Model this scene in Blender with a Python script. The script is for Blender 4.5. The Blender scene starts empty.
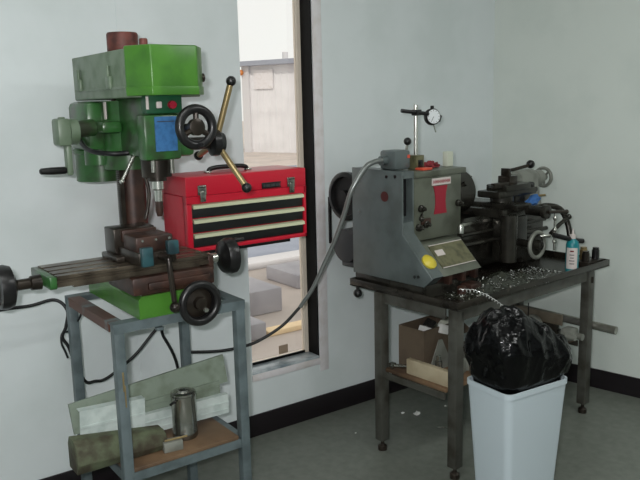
import bpy, bmesh, math, random
from mathutils import Vector, Matrix, noise
random.seed(7)
C = bpy.context.scene.collection
PI = math.pi
V = Vector

# ------------------------------------------------------------------ materials
def lin(c):
    c /= 255.0
    return c / 12.92 if c <= 0.04045 else ((c + 0.055) / 1.055) ** 2.4
def rgb(r, g, b): return (lin(r), lin(g), lin(b), 1.0)

def mat(name, col, rough=0.5, metal=0.0, col2=None, scale=20.0, lo=0.45, hi=0.65, bump=0.0, bscale=60.0, spec=0.5, detail=5.0):
    m = bpy.data.materials.new(name); m.use_nodes = True
    nt = m.node_tree; b = nt.nodes['Principled BSDF']
    b.inputs['Roughness'].default_value = rough
    b.inputs['Metallic'].default_value = metal
    b.inputs['Specular IOR Level'].default_value = spec
    b.inputs['Base Color'].default_value = col
    tc = nt.nodes.new('ShaderNodeTexCoord')
    if col2:
        n = nt.nodes.new('ShaderNodeTexNoise'); n.inputs['Scale'].default_value = scale; n.inputs['Detail'].default_value = detail
        nt.links.new(tc.outputs['Object'], n.inputs['Vector'])
        r = nt.nodes.new('ShaderNodeValToRGB')
        r.color_ramp.elements[0].position = lo; r.color_ramp.elements[0].color = col
        r.color_ramp.elements[1].position = hi; r.color_ramp.elements[1].color = col2
        nt.links.new(n.outputs['Fac'], r.inputs['Fac'])
        nt.links.new(r.outputs['Color'], b.inputs['Base Color'])
    if bump:
        n2 = nt.nodes.new('ShaderNodeTexNoise'); n2.inputs['Scale'].default_value = bscale; n2.inputs['Detail'].default_value = 4
        nt.links.new(tc.outputs['Object'], n2.inputs['Vector'])
        bp = nt.nodes.new('ShaderNodeBump'); bp.inputs['Strength'].default_value = bump; bp.inputs['Distance'].default_value = 0.01
        nt.links.new(n2.outputs['Fac'], bp.inputs['Height']); nt.links.new(bp.outputs['Normal'], b.inputs['Normal'])
    return m

M = {}
M['wall'] = mat('wall_paint', rgb(222, 229, 230), 0.42, col2=rgb(214, 222, 222), scale=3, bump=0.03, bscale=220)
M['wall_right'] = mat('wall_paint_right', rgb(216, 223, 217), 0.45, col2=rgb(208, 216, 210), scale=3, bump=0.03, bscale=220)
M['ceil'] = mat('ceiling_white', rgb(225, 226, 220), 0.8)
M['floor'] = mat('floor_vinyl', rgb(116, 120, 112), 0.42, col2=rgb(102, 107, 99), scale=30, lo=0.3, hi=0.7, detail=9)
M['rubber_base'] = mat('baseboard_vinyl', rgb(22, 15, 20), 0.4)
M['casing'] = mat('white_casing', rgb(226, 222, 224), 0.45, col2=rgb(214, 208, 206), scale=14)
M['cream_frame'] = mat('cream_frame', rgb(226, 214, 198), 0.5)
M['black_jamb'] = mat('black_jamb', rgb(6, 6, 6), 0.6, spec=0.2)
M['sill'] = mat('sill_metal', rgb(206, 214, 218), 0.3, 0.2, col2=rgb(140, 154, 162), scale=9)
M['green'] = mat('green_paint', rgb(70, 122, 42), 0.32, col2=rgb(58, 104, 38), scale=12)
M['greyed_green'] = mat('greyed_green_paint', rgb(106, 122, 102), 0.4, col2=rgb(82, 102, 76), scale=16)  # cover side's grey is partly grazing light put into the colour
M['dark_green'] = mat('worn_dark_green', rgb(48, 94, 46), 0.28, col2=rgb(46, 52, 38), scale=14, lo=0.42, hi=0.68)
M['panel_green'] = mat('panel_green', rgb(22, 74, 46), 0.4)
M['blue_plate'] = mat('blue_plate', rgb(58, 108, 158), 0.4, col2=rgb(48, 92, 138), scale=60)
M['oily_iron'] = mat('oily_iron', rgb(58, 51, 44), 0.3, 0.5, col2=rgb(32, 27, 23), scale=18, lo=0.35, hi=0.7)
M['rust_iron'] = mat('rust_iron', rgb(72, 48, 39), 0.42, 0.2, col2=rgb(38, 27, 24), scale=22, lo=0.35, hi=0.7)
M['rust_cap'] = mat('rust_cap', rgb(110, 58, 50), 0.55, 0.1, col2=rgb(72, 40, 36), scale=20)
M['table_steel'] = mat('table_steel', rgb(112, 102, 88), 0.3, 0.6, col2=rgb(52, 43, 36), scale=12, lo=0.35, hi=0.7)
M['steel'] = mat('bright_steel', rgb(205, 205, 198), 0.22, 0.95)
M['stainless'] = mat('stainless', rgb(172, 171, 164), 0.2, 0.95, col2=rgb(122, 120, 112), scale=9)
M['brassy'] = mat('worn_brass', rgb(165, 145, 105), 0.3, 0.7)
M['black'] = mat('black_plastic', rgb(22, 21, 22), 0.32)
M['black_dull'] = mat('black_dull', rgb(26, 25, 26), 0.6)
M['dark_grey'] = mat('dark_grey', rgb(58, 58, 60), 0.45)
M['stand_grey'] = mat('stand_grey', rgb(98, 110, 113), 0.45, 0.1, col2=rgb(80, 91, 93), scale=14)
M['stand_rust'] = mat('stand_rust_patch', rgb(108, 120, 122), 0.5, 0.1, col2=rgb(88, 52, 38), scale=7, lo=0.46, hi=0.54)
M['board'] = mat('plywood_stained', rgb(116, 92, 68), 0.6, col2=rgb(72, 54, 40), scale=7, lo=0.35, hi=0.7)
M['toolbox_red'] = mat('toolbox_red', rgb(196, 24, 48), 0.33)
M['toolbox_dark'] = mat('drawer_black', rgb(20, 22, 22), 0.4)
M['pull'] = mat('drawer_pull', rgb(222, 224, 190), 0.3, 0.35)
M['white_panel'] = mat('white_sheet_metal', rgb(196, 206, 202), 0.45, col2=rgb(176, 188, 184), scale=20)
M['plate_green'] = mat('grey_green_plate', rgb(132, 144, 130), 0.5, col2=rgb(112, 122, 106), scale=15)
M['mottled'] = mat('mottled_block', rgb(92, 100, 76), 0.75, col2=rgb(62, 56, 42), scale=16, lo=0.38, hi=0.62, bump=0.3, bscale=50)
M['jaw_teal'] = mat('teal_paint', rgb(40, 76, 82), 0.42, col2=rgb(26, 48, 54), scale=18)
M['lathe_grey'] = mat('lathe_grey', rgb(92, 101, 101), 0.34, 0.05, col2=rgb(80, 88, 87), scale=9)
M['lathe_green_grey'] = mat('lathe_green_grey', rgb(94, 98, 86), 0.34, 0.05, col2=rgb(72, 75, 63), scale=9)
M['bench'] = mat('bench_brown_grey', rgb(80, 80, 74), 0.4, 0.2, col2=rgb(58, 55, 48), scale=12)
M['tray'] = mat('oily_tray', rgb(54, 50, 44), 0.26, 0.4, col2=rgb(30, 27, 23), scale=14)
M['lathe_dark'] = mat('lathe_dark_iron', rgb(62, 60, 54), 0.26, 0.5, col2=rgb(32, 30, 26), scale=14, lo=0.35, hi=0.7)
M['casting_grey'] = mat('casting_grey', rgb(138, 140, 132), 0.4, 0.2, col2=rgb(118, 120, 112), scale=14)
M['red_plate'] = mat('red_plate', rgb(150, 14, 42), 0.4)
M['white_label'] = mat('white_label', rgb(206, 196, 192), 0.5)
M['yellow'] = mat('yellow_dial', rgb(206, 188, 60), 0.35)
M['brass_plate'] = mat('brass_plate', rgb(112, 110, 82), 0.34, 0.25, col2=rgb(84, 82, 60), scale=30)
M['can_white'] = mat('bin_white', rgb(188, 200, 206), 0.4)
M['card'] = mat('brown_card', rgb(92, 79, 64), 0.8, col2=rgb(76, 64, 52), scale=8)
M['wood'] = mat('pale_wood', rgb(176, 164, 138), 0.7, col2=rgb(158, 144, 118), scale=8)
M['teal'] = mat('teal_bottle', rgb(20, 122, 130), 0.3)
M['blue_cloth'] = mat('blue_cloth', rgb(58, 106, 168), 0.8)
M['red_cloth'] = mat('red_rag', rgb(132, 40, 48), 0.8, col2=rgb(96, 30, 34), scale=30)
M['hole'] = mat('hole_dark_red', rgb(74, 30, 30), 0.5)
M['orange'] = mat('orange_red', rgb(214, 84, 60), 0.5)
M['cord'] = mat('cord_black', rgb(16, 17, 19), 0.45)
M['conduit'] = mat('grey_conduit', rgb(134, 138, 136), 0.3, 0.6)
M['dial_face'] = mat('dial_face', rgb(222, 226, 228), 0.3)
M['chip'] = mat('steel_chips', rgb(196, 194, 186), 0.22, 0.95, col2=rgb(96, 90, 80), scale=40)
M['glint_chip'] = mat('glint_chip', rgb(226, 228, 226), 0.2, 0.4)  # whiter share of the swarf: glints put into the colour
M['bar_steel'] = mat('bar_steel', rgb(172, 172, 164), 0.22, 0.7, col2=rgb(136, 134, 124), scale=12)
M['flat_bar'] = mat('flat_bar', rgb(112, 104, 90), 0.4, 0.3, col2=rgb(84, 76, 64), scale=12)
M['white_bit'] = mat('white_scrap', rgb(226, 226, 222), 0.7)
M['ribbed'] = mat('ribbed_pale', rgb(202, 206, 190), 0.5)
M['amber'] = mat('amber_lamp', rgb(200, 120, 50), 0.4)
M['green_tray'] = mat('coolant_green', rgb(48, 50, 42), 0.25)
M['shed_wall'] = mat('shed_wall', rgb(226, 224, 226), 0.7, col2=rgb(218, 216, 218), scale=2)
M['shed_roof'] = mat('shed_roof', rgb(150, 154, 166), 0.6)
M['concrete'] = mat('yard_concrete', rgb(196, 184, 176), 0.85, col2=rgb(178, 168, 162), scale=1.5)
M['block'] = mat('step_concrete', rgb(178, 175, 180), 0.85, col2=rgb(164, 162, 168), scale=3)
M['kerb'] = mat('painted_kerb', rgb(250, 222, 180), 0.7)
M['kerb_grey'] = mat('kerb_grey', rgb(206, 204, 206), 0.8)
M['asphalt'] = mat('blue_grey_pavement', rgb(150, 156, 170), 0.85, col2=rgb(138, 144, 158), scale=2)
M['tag_brown'] = mat('brown_sticker', rgb(158, 138, 118), 0.6)

def bag_mat():
    m = mat('black_bin_liner', rgb(7, 7, 8), 0.12, bump=0.35, bscale=45, spec=0.22)
    return m
M['bag'] = bag_mat()

def glass_mat():
    m = bpy.data.materials.new('window_glass'); m.use_nodes = True
    nt = m.node_tree; nt.nodes.clear()
    o = nt.nodes.new('ShaderNodeOutputMaterial'); mx = nt.nodes.new('ShaderNodeMixShader')
    t = nt.nodes.new('ShaderNodeBsdfTransparent'); t.inputs['Color'].default_value = (0.97, 0.97, 0.96, 1)
    g = nt.nodes.new('ShaderNodeBsdfGlossy'); g.inputs['Roughness'].default_value = 0.03
    fr = nt.nodes.new('ShaderNodeFresnel'); fr.inputs['IOR'].default_value = 1.45
    nt.links.new(fr.outputs[0], mx.inputs['Fac']); nt.links.new(t.outputs[0], mx.inputs[1]); nt.links.new(g.outputs[0], mx.inputs[2])
    nt.links.new(mx.outputs[0], o.inputs['Surface'])
    return m
M['glass'] = glass_mat()

# ------------------------------------------------------------------ mesh builder
def basis(d):
    d = V(d).normalized()
    a = V((0, 0, 1)) if abs(d.z) < 0.95 else V((1, 0, 0))
    u = d.cross(a).normalized(); w = d.cross(u).normalized()
    return d, u, w

class MB:
    def __init__(s): s.bm = bmesh.new(); s.mats = []; s.mi = 0
    def use(s, m):
        if m not in s.mats: s.mats.append(m)
        s.mi = s.mats.index(m); return s
    def _fin(s, faces):
        for f in faces: f.material_index = s.mi
    def box(s, lo, hi, bevel=0.0, rot=None, seg=2):
        """box between two corners; rot = (axis, degrees) about its own centre, or a Matrix"""
        lo = V(lo); hi = V(hi); c = (lo + hi) / 2; d = hi - lo
        g = bmesh.ops.create_cube(s.bm, size=1.0); vs = g['verts']
        R = Matrix.Identity(4)
        if rot is not None:
            R = rot if isinstance(rot, Matrix) else Matrix.Rotation(math.radians(rot[1]), 4, rot[0])
        es = list({e for v in vs for e in v.link_edges})
        for v in vs: v.co = V((v.co.x * d.x, v.co.y * d.y, v.co.z * d.z))
        if bevel > 0:
            r = bmesh.ops.bevel(s.bm, geom=es, offset=bevel, segments=seg, profile=0.5, affect='EDGES')
            vs = list({v for f in r['faces'] for v in f.verts} | {v for v in vs if v.is_valid})
        fs = {f for v in vs for f in v.link_faces}
        for v in {v for f in fs for v in f.verts}: v.co = c + (R @ v.co)
        s._fin(fs); return s
    def cyl(s, p0, p1, r0, r1=None, seg=24, caps=True):
        r1 = r0 if r1 is None else r1
        return s.lathe([(0, r0), ((V(p1) - V(p0)).length, r1)], p0, V(p1) - V(p0), seg, caps)
    def lathe(s, prof, p0, d, seg=24, caps=True):
        """prof = [(distance along axis, radius)...]"""
        d, u, w = basis(d); p0 = V(p0); rings = []
        for t, r in prof:
            rings.append([s.bm.verts.new(p0 + d * t + (u * math.cos(2 * PI * k / seg) + w * math.sin(2 * PI * k / seg)) * max(r, 1e-4)) for k in range(seg)])
        fs = []
        for a, b in zip(rings, rings[1:]):
            for k in range(seg):
                fs.append(s.bm.faces.new((a[k], a[(k + 1) % seg], b[(k + 1) % seg], b[k])))
        if caps:
            fs.append(s.bm.faces.new(list(reversed(rings[0])))); fs.append(s.bm.faces.new(rings[-1]))
        s._fin(fs); return s
    def torus(s, c, axis, R, r, seg=40, ms=12, sx=1.0):
        d, u, w = basis(axis); c = V(c); rings = []
        for k in range(seg):
            a = 2 * PI * k / seg; e = u * math.cos(a) + w * math.sin(a)
            rings.append([s.bm.verts.new(c + e * (R + r * math.cos(2 * PI * j / ms)) + d * (r * sx * math.sin(2 * PI * j / ms))) for j in range(ms)])
        fs = []
        for k in range(seg):
            a, b = rings[k], rings[(k + 1) % seg]
            for j in range(ms):
                fs.append(s.bm.faces.new((a[j], b[j], b[(j + 1) % ms], a[(j + 1) % ms])))
        s._fin(fs); return s
    def sphere(s, c, r, seg=20, sc=(1, 1, 1)):
        g = bmesh.ops.create_uvsphere(s.bm, u_segments=seg, v_segments=max(8, seg // 2), radius=r)
        for v in g['verts']: v.co = V((v.co.x * sc[0], v.co.y * sc[1], v.co.z * sc[2])) + V(c)
        s._fin({f for v in g['verts'] for f in v.link_faces}); return s
    def prism(s, poly, axis, a, b, bevel=0.0):
        """poly in the two other axes (cyclic order), extruded along axis from a to b"""
        def P(p, t):
            if axis == 'x': return V((t, p[0], p[1]))
            if axis == 'y': return V((p[0], t, p[1]))
            return V((p[0], p[1], t))
        A = [s.bm.verts.new(P(p, a)) for p in poly]; B = [s.bm.verts.new(P(p, b)) for p in poly]
        fs = [s.bm.faces.new(A), s.bm.faces.new(list(reversed(B)))]
        n = len(poly)
        for k in range(n): fs.append(s.bm.faces.new((A[k], B[k], B[(k + 1) % n], A[(k + 1) % n])))
        bmesh.ops.recalc_face_normals(s.bm, faces=fs)
        if bevel:
            es = list({e for f in fs for e in f.edges})
            r = bmesh.ops.bevel(s.bm, geom=es, offset=bevel, segments=2, profile=0.5, affect='EDGES')
            fs = list({f for v in {v for f in r['faces'] for v in f.verts} for f in v.link_faces} | {f for f in fs if f.is_valid})
        s._fin(fs); return s
    def tube(s, pts, r, seg=10, sub=8, r1=None):
        pts = [V(p) for p in pts]; P = []
        if len(pts) > 2 and sub > 1:
            q = [pts[0] * 2 - pts[1]] + pts + [pts[-1] * 2 - pts[-2]]
            for i in range(1, len(q) - 2):
                for k in range(sub):
                    t = k / sub; a, b, c, d = q[i - 1], q[i], q[i + 1], q[i + 2]
                    P.append(0.5 * ((2 * b) + (c - a) * t + (2 * a - 5 * b + 4 * c - d) * t * t + (3 * b - a - 3 * c + d) * t ** 3))
            P.append(pts[-1])
        else: P = pts
        rings = []; u = None
        for i, p in enumerate(P):
            t = (P[min(i + 1, len(P) - 1)] - P[max(i - 1, 0)]).normalized()
            if u is None: _, u, _ = basis(t)
            u = (u - t * u.dot(t)).normalized(); w = t.cross(u)
            rr = r if r1 is None else r + (r1 - r) * i / (len(P) - 1)
            rings.append([s.bm.verts.new(p + (u * math.cos(2 * PI * k / seg) + w * math.sin(2 * PI * k / seg)) * rr) for k in range(seg)])
        fs = []
        for a, b in zip(rings, rings[1:]):
            for k in range(seg): fs.append(s.bm.faces.new((a[k], a[(k + 1) % seg], b[(k + 1) % seg], b[k])))
        fs.append(s.bm.faces.new(list(reversed(rings[0])))); fs.append(s.bm.faces.new(rings[-1]))
        s._fin(fs); return s
    def build(s, name, m=None, parent=None, frame=None, angle=40, recalc=True):
        me = bpy.data.meshes.new(name)
        if m is not None: s.mats = [M[m]] + [x for x in s.mats[1:]] if not s.mats else s.mats
        if recalc: bmesh.ops.recalc_face_normals(s.bm, faces=s.bm.faces[:])
        F = frame if frame is not None else Matrix.Identity(4)
        if parent is not None: F = wmat(parent).inverted() @ F
        s.bm.transform(F)
        o = bpy.data.objects.new(name, me); C.objects.link(o)
        if parent is not None: o.parent = parent
        elif frame is None:
            # origin at the base centre of the thing
            xs = [v.co for v in s.bm.verts]
            c = V(((min(v.x for v in xs) + max(v.x for v in xs)) / 2, (min(v.y for v in xs) + max(v.y for v in xs)) / 2, min(v.z for v in xs)))
            for v in s.bm.verts: v.co -= c
            o.location = c
        else:
            pass
        s.bm.to_mesh(me); s.bm.free()
        for x in s.mats: me.materials.append(x)
        for p in me.polygons: p.use_smooth = True
        me.set_sharp_from_angle(angle=math.radians(angle))
        return o

def wmat(o):
    m = Matrix.Translation(o.location) @ Matrix.Rotation(o.rotation_euler.z, 4, 'Z')
    return wmat(o.parent) @ m if o.parent else m
def mb(m):
    b = MB(); b.use(M[m]); return b
def tag(o, label, cat, group=None):
    o['label'] = label; o['category'] = cat
    if group: o['group'] = group
    return o
def thing(name, label, cat, loc, rz=0.0, group=None):
    o = bpy.data.objects.new(name, None); C.objects.link(o)
    o.empty_display_size = 0.05
    o.location = loc; o.rotation_euler = (0, 0, rz)
    return tag(o, label, cat, group)
def struct(o): o['kind'] = 'structure'; return o

# ================================================================== SETTING
WY = 2.894                      # inner face of the wall with the window
XC = 3.30                       # the corner
def bx(m, *boxes, **k):
    b = mb(m)
    for lo, hi in boxes: b.box(lo, hi, **k)
    return b
struct(bx('floor', ((-1.8, -2.6, -0.12), (3.9, WY + .12, 0))).build('floor'))
struct(bx('ceil', ((-1.8, -2.6, 2.75), (3.9, WY + .12, 2.87))).build('ceiling'))
WX0, WX1, WZ0, WZ1 = 1.668, 2.055, 0.305, 2.35
struct(bx('wall', ((-1.8, WY, 0), (WX0, WY + .12, 2.75)), ((WX1, WY, 0), (3.9, WY + .12, 2.75)),
          ((WX0, WY, 0), (WX1, WY + .12, WZ0)), ((WX0, WY, WZ1), (WX1, WY + .12, 2.75))).build('wall_back'))
# right wall runs slightly off square
rdir = V((3.455 - XC, 2.15 - WY, 0)).normalized()
def wr(t, n, z): # along the wall from the corner, n into the room
    p = V((XC, WY, 0)) + rdir * t + V((rdir.y, -rdir.x, 0)) * n
    return (p.x, p.y)
p0, p1, p2, p3 = wr(-.1, 0, 0), wr(5.4, 0, 0), wr(5.4, -.12, 0), wr(-.1, -.12, 0)
struct(mb('wall_right').prism([p0, p1, p2, p3], 'z', 0, 2.75).build('wall_right'))
struct(bx('wall', ((-1.92, -2.6, 0), (-1.8, WY + .12, 2.75))).build('wall_left'))
struct(bx('wall', ((-1.92, -2.72, 0), (4.6, -2.6, 2.75))).build('wall_front'))
struct(bx('floor', ((3.9, -2.6, -0.12), (4.6, WY + .12, -0.001))).build('floor_edge'))
struct(bx('ceil', ((3.9, -2.6, 2.75), (4.6, WY + .12, 2.87))).build('ceiling_edge'))
b = mb('rubber_base').box((-1.8, WY - .008, 0), (XC, WY, .108), bevel=.002)
struct(b.build('baseboard_back'))
struct(mb('rubber_base').prism([wr(0, 0, 0), wr(4.5, 0, 0), wr(4.5, .008, 0), wr(0, .008, 0)], 'z', 0, .105).build('baseboard_right'))
# wall panel joint
struct(mb('wall').box((1.124, WY - .0025, .108), (1.132, WY, 2.75)).build('trim_1'))
# casing round the window opening
struct(mb('casing').box((WX1, WY - .006, .235), (WX1 + .052, WY, 2.42), bevel=.002).build('trim_2'))
struct(mb('casing').box((WX0 - .004, WY - .006, .272), (WX1, WY, WZ0), bevel=.002).build('trim_3'))
win = bpy.data.objects.new('window_1', None); C.objects.link(win); win.location = (WX0, WY, WZ0); struct(win)
mb('black_jamb').box((WX1 - .006, WY + .002, WZ0), (WX1, WY + .118, WZ1)).build('window_jamb', None, win)
f = mb('cream_frame')
f.box((WX0, WY + .085, WZ0), (WX0 + .012, WY + .115, WZ1)); f.box((WX1 - .026, WY + .085, WZ0), (WX1 - .006, WY + .115, WZ1))
f.box((WX0 + .012, WY + .085, WZ0), (WX1 - .026, WY + .115, WZ0 + .02)); f.box((WX0 + .012, WY + .085, WZ1 - .03), (WX1 - .026, WY + .115, WZ1))
f.build('window_frame', None, win)
mb('sill').box((WX0, WY - .004, WZ0), (WX1 - .006, WY + .085, WZ0 + .012), bevel=.002).build('window_sill', None, win)
mb('black_jamb').box((WX0 + .012, WY + .083, WZ0 + .012), (WX1 - .03, WY + .089, WZ0 + .024)).build('window_gasket', None, win)
mb('glass').box((WX0 + .012, WY + .098, WZ0 + .02), (WX1 - .026, WY + .102, WZ1 - .03)).build('window_pane', None, win)
mb('tag_brown').box((1.878, WY + .0955, .335), (1.93, WY + .0978, .378)).build('window_sticker', None, win)

# ================================================================== OUTSIDE
struct(bx('concrete', ((-40, WY + .12, -.3), (60, 70, -.1))).build('ground'))
shed = thing('storage_shed', 'long pale storage shed with grey roof edge seen through the window', 'shed', (16, 24, -.1))
SH = Matrix.Translation((13.62, 23.4, -.1)) @ Matrix.Rotation(math.radians(-68), 4, 'Z')
shed.location = SH.translation; shed.rotation_euler = (0, 0, math.radians(-68))
b = mb('shed_wall').box((0, 0, 0), (12, 6, 3.0))
for k in range(44): b.box((.3 + k * .26, -.02, .1), (.34 + k * .26, .01, 2.75))
b.build('wall_panel', None, shed, SH)
b = mb('shed_roof').box((-.2, -.3, 3.0), (12.3, 6.3, 3.16)); b.build('roof_edge', None, shed, SH)
mb('kerb_grey').box((.0, -.12, 0), (.3, 0, 3.0)).build('corner_post', None, shed, SH)
mb('casing').box((.5, -.06, 2.2), (1.3, -.02, 2.85)).build('door_hatch', None, shed, SH)
mb('amber').sphere((.05, -.22, 2.78), .1).build('lamp', None, shed, SH)
for x in (1.6, 3.6): mb('kerb_grey').cyl((x, .3, 3.14), (x, .3, 3.42), .1).build('roof_vent', None, shed, SH)
mb('shed_roof').cyl((2.4, -.08, 0), (2.4, -.08, .8), .04).build('pipe', None, shed, SH)
struct(mb('asphalt').box((-10, 6.7, -.1), (40, 17, -.094)).build('path'))
tag(mb('kerb_grey').box((2.6, 6.42, -.1), (9, 6.7, -.03), bevel=.01).build('kerb'), 'long light grey kerb edging the bluish pavement outside the window', 'kerb')
tag(mb('block').box((3.65, 5.45, -.1), (6.5, 6.0, .03), bevel=.015).build('concrete_step'), 'grey concrete step in front of the long kerb outside', 'step')
tag(mb('block').box((2.4, 4.95, -.1), (3.16, 5.6, .1), bevel=.015).build('concrete_block'), 'low grey concrete block at the left edge of the window view', 'block')
tag(mb('block').box((2.2, 4.42, -.1), (2.68, 4.8, .02), bevel=.015).build('concrete_block'), 'small grey concrete block beside the peach strip outside', 'block')
tag(mb('kerb').box((2.7, 4.42, -.1), (3.6, 4.53, -.06), bevel=.008).build('parking_stop'), 'thin peach-coloured strip lying on the ground outside the window', 'strip')

# ================================================================== MILL STAND
SX0, SX1, SY0, SY1, SZ = .782, 1.256, 2.216, 2.705, .88
st = thing('machine_stand', 'grey steel angle-iron stand with brown lower shelf carrying the green mill', 'stand', ((SX0 + SX1) / 2, (SY0 + SY1) / 2, 0))
w, t = .034, .005
for (x, sx) in ((SX0, 1), (SX1, -1)):
    for (y, sy) in ((SY0, 1), (SY1, -1)):
        b = mb('stand_grey')
        b.box((min(x, x + sx * w), min(y, y + sy * w), 0), (max(x, x + sx * w), max(y, y + sy * w), SZ - .004), bevel=.002)
        lg = b.build('leg', None, st)
def rail(x0, x1, y0, y1, z, m, name, out):
    b = mb(m)
    b.box((x0, y0, z - .005), (x1, y1, z))
    if out == '-y': b.box((x0, y0, z - .032), (x1, y0 + .005, z - .005))
    if out == '+y': b.box((x0, y1 - .005, z - .032), (x1, y1, z - .005))
    if out == '-x': b.box((x0, y0, z - .032), (x0 + .005, y1, z - .005))
    if out == '+x': b.box((x1 - .005, y0, z - .032), (x1, y1, z - .005))
    return b.build(name, None, st)
rail(SX0 - .001, SX1 + .001, SY0 - .001, SY0 + .042, SZ, 'stand_grey', 'top_rail', '-y')
rail(SX0 - .001, SX1 + .001, SY1 - .042, SY1 + .001, SZ, 'stand_grey', 'top_rail', '+y')
rail(SX0 - .001, SX0 + .042, SY0 + .042, SY1 - .042, SZ, 'stand_rust', 'top_rail', '-x')
rail(SX1 - .042, SX1 + .001, SY0 + .042, SY1 - .042, SZ, 'stand_grey', 'top_rail', '+x')
LZ = .38
rail(SX0 + .006, SX1 - .006, SY0 + .006, SY0 + .036, LZ - .014, 'stand_grey', 'shelf_rail', '-y')
rail(SX0 + .006, SX0 + .036, SY0 + .006, SY1 - .006, LZ - .014, 'stand_grey', 'shelf_rail', '-x')
rail(SX1 - .036, SX1 - .006, SY0 + .006, SY1 - .006, LZ - .014, 'stand_grey', 'shelf_rail', '+x')
mb('board').box((SX0 + .012, SY0 + .007, LZ - .014), (SX1 - .043, SY0 + .29, LZ), bevel=.002).build('shelf_board', None, st)
b = mb('brassy').box((SX0 + .016, SY0 - .0012, .655), (SX0 + .022, SY0 + .002, .72), bevel=.001); b.box((SX0 + .02, SY0 - .0012, .60), (SX0 + .025, SY0 + .002, .675), bevel=.001); b.build('chipped_patch', None, st)
mb('stand_grey').box((.93, SY0 + .008, SZ - .052), (.955, SY0 + .03, SZ - .04), bevel=.003).build('bolt_nut', None, st)

# ================================================================== MILLING MACHINE
ml = thing('milling_machine', 'green round-column milling machine with belt cover, handwheels and dark sliding table', 'machine', (.99, 2.4, SZ))
def P(name, b, parent=None): return b.build(name, None, parent or ml)
BX0, BX1, BZ = .871, 1.15, .955
b = mb('green').prism([(BX0, SZ), (BX1, SZ), (BX1, BZ - .012), (BX1 - .012, BZ), (BX0 + .012, BZ), (BX0, BZ - .012)], 'y', 2.218, 2.70)
P('base', b)
b = mb('rust_iron').box((BX0 + .014, 2.225, BZ), (BX1 - .014, 2.6, BZ + .006)); b.cyl((.985, 2.5, BZ), (.985, 2.5, BZ + .05), .085, .075, 32); P('base_top', b)
b = mb('rust_iron').box((.85, 2.205, BZ + .006), (1.14, 2.43, 1.02), bevel=.008); b.box((.9, 2.195, BZ + .02), (1.12, 2.21, 1.0), bevel=.004); P('saddle', b)
for x, y in ((.885, 2.235), (.885, 2.4)):
    mb('steel').lathe([(0, .011), (.008, .011), (.012, .006)], (x - .004, y - .008, BZ + .004), (0, 0, 1), 6).build('base_bolt', None, ml)
# table with T slots
TX0, TX1, TY0, TY1, TZ = .625, 1.13, 2.225, 2.43, 1.06
b = mb('table_steel')
zz = TZ - .012
b.box((TX0, TY0 + .006, TZ - .034), (TX1, TY1, zz))
sl = [(TY0, TY0 + .03), (TY0 + .044, TY0 + .088), (TY0 + .102, TY0 + .146), (TY0 + .16, TY1)]
for a, c in sl: b.box((TX0, a, zz), (TX1, c, TZ), bevel=.0015, seg=1)
b.box((TX0, TY0, TZ - .034), (TX1, TY0 + .008, TZ - .021)); b.box((TX0 + .05, TY0 + .008, 1.018), (TX1 - .03, TY1 - .02, TZ - .034))
P('table', b)
b = mb('dark_green').prism([(TY0 + .004, 1.02), (TY1 - .01, 1.02), (TY1, 1.034), (TY1, 1.058), (TY0, 1.058), (TY0, 1.03)], 'x', TX0 - .022, TX0, bevel=.003); P('end_bracket', b)
b = mb('rust_iron').box((TX1, TY0 + .004, 1.0), (TX1 + .022, TY1 - .02, 1.054), bevel=.005); P('end_bracket', b)
def handwheel(name, c, ax, R, r, hubr, m='black', spokes=3, dish=0.0, phase=0.3, handle=True, parent=None, spm=None):
    d, u, w = basis(ax); c = V(c); b = mb(m)
    b.torus(c, ax, R - r, r, 44, 12)
    hc = c - d * dish
    if spm: b.use(M[spm])
    b.lathe([(-.014, hubr * .8), (-.01, hubr), (.01, hubr), (.014, hubr * .6)], hc, d, 20)
    for k in range(spokes):
        a = phase + 2 * PI * k / spokes; e = u * math.cos(a) + w * math.sin(a)
        b.tube([hc + e * hubr * .7, c + e * (R - r)], .009, 8, 1)
    o = b.build(name, None, parent or ml)
    if handle:
        e = u * math.cos(phase + 1.1) + w * math.sin(phase + 1.1); p = c + e * (R - r)
        mb('black').lathe([(0, .004), (.006, .006), (.02, .0085), (.036, .0075), (.045, .004)], p, d, 14).build('handle', None, o)
    return o
# x feed wheels
mb('steel').lathe([(0, .022), (.03, .022), (.032, .017), (.055, .017)], (TX1 + .022, 2.318, 1.022), (1, 0, 0)).build('collar', None, ml)
b = mb('black').lathe([(0, .03), (.012, .058), (.03, .066), (.05, .064), (.052, .05), (.04, .04), (.038, .02)], (1.222, 2.318, 1.022), (1, 0, 0), 36); hw = P('handwheel', b)
mb('black').lathe([(0, .006), (.02, .009), (.05, .007)], (1.27, 2.318, 1.075), (1, 0, 0), 14).build('handle', None, hw)
mb('oily_iron').lathe([(0, .024), (.03, .022), (.034, .017), (.07, .017), (.075, .024), (.09, .024)], (TX0 - .022, 2.325, 1.03), (-1, 0, 0)).build('collar', None, ml)
b = mb('black').lathe([(0, .03), (.012, .062), (.03, .068), (.05, .066), (.052, .052), (.04, .042), (.038, .02)], (.528, 2.325, 1.03), (-1, 0, 0), 36); hw = P('handwheel', b)
mb('stainless').lathe([(0, .005), (.02, .008), (.05, .007)], (.48, 2.31, .985), (-1, 0, 0), 14).build('handle', None, hw)
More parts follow.
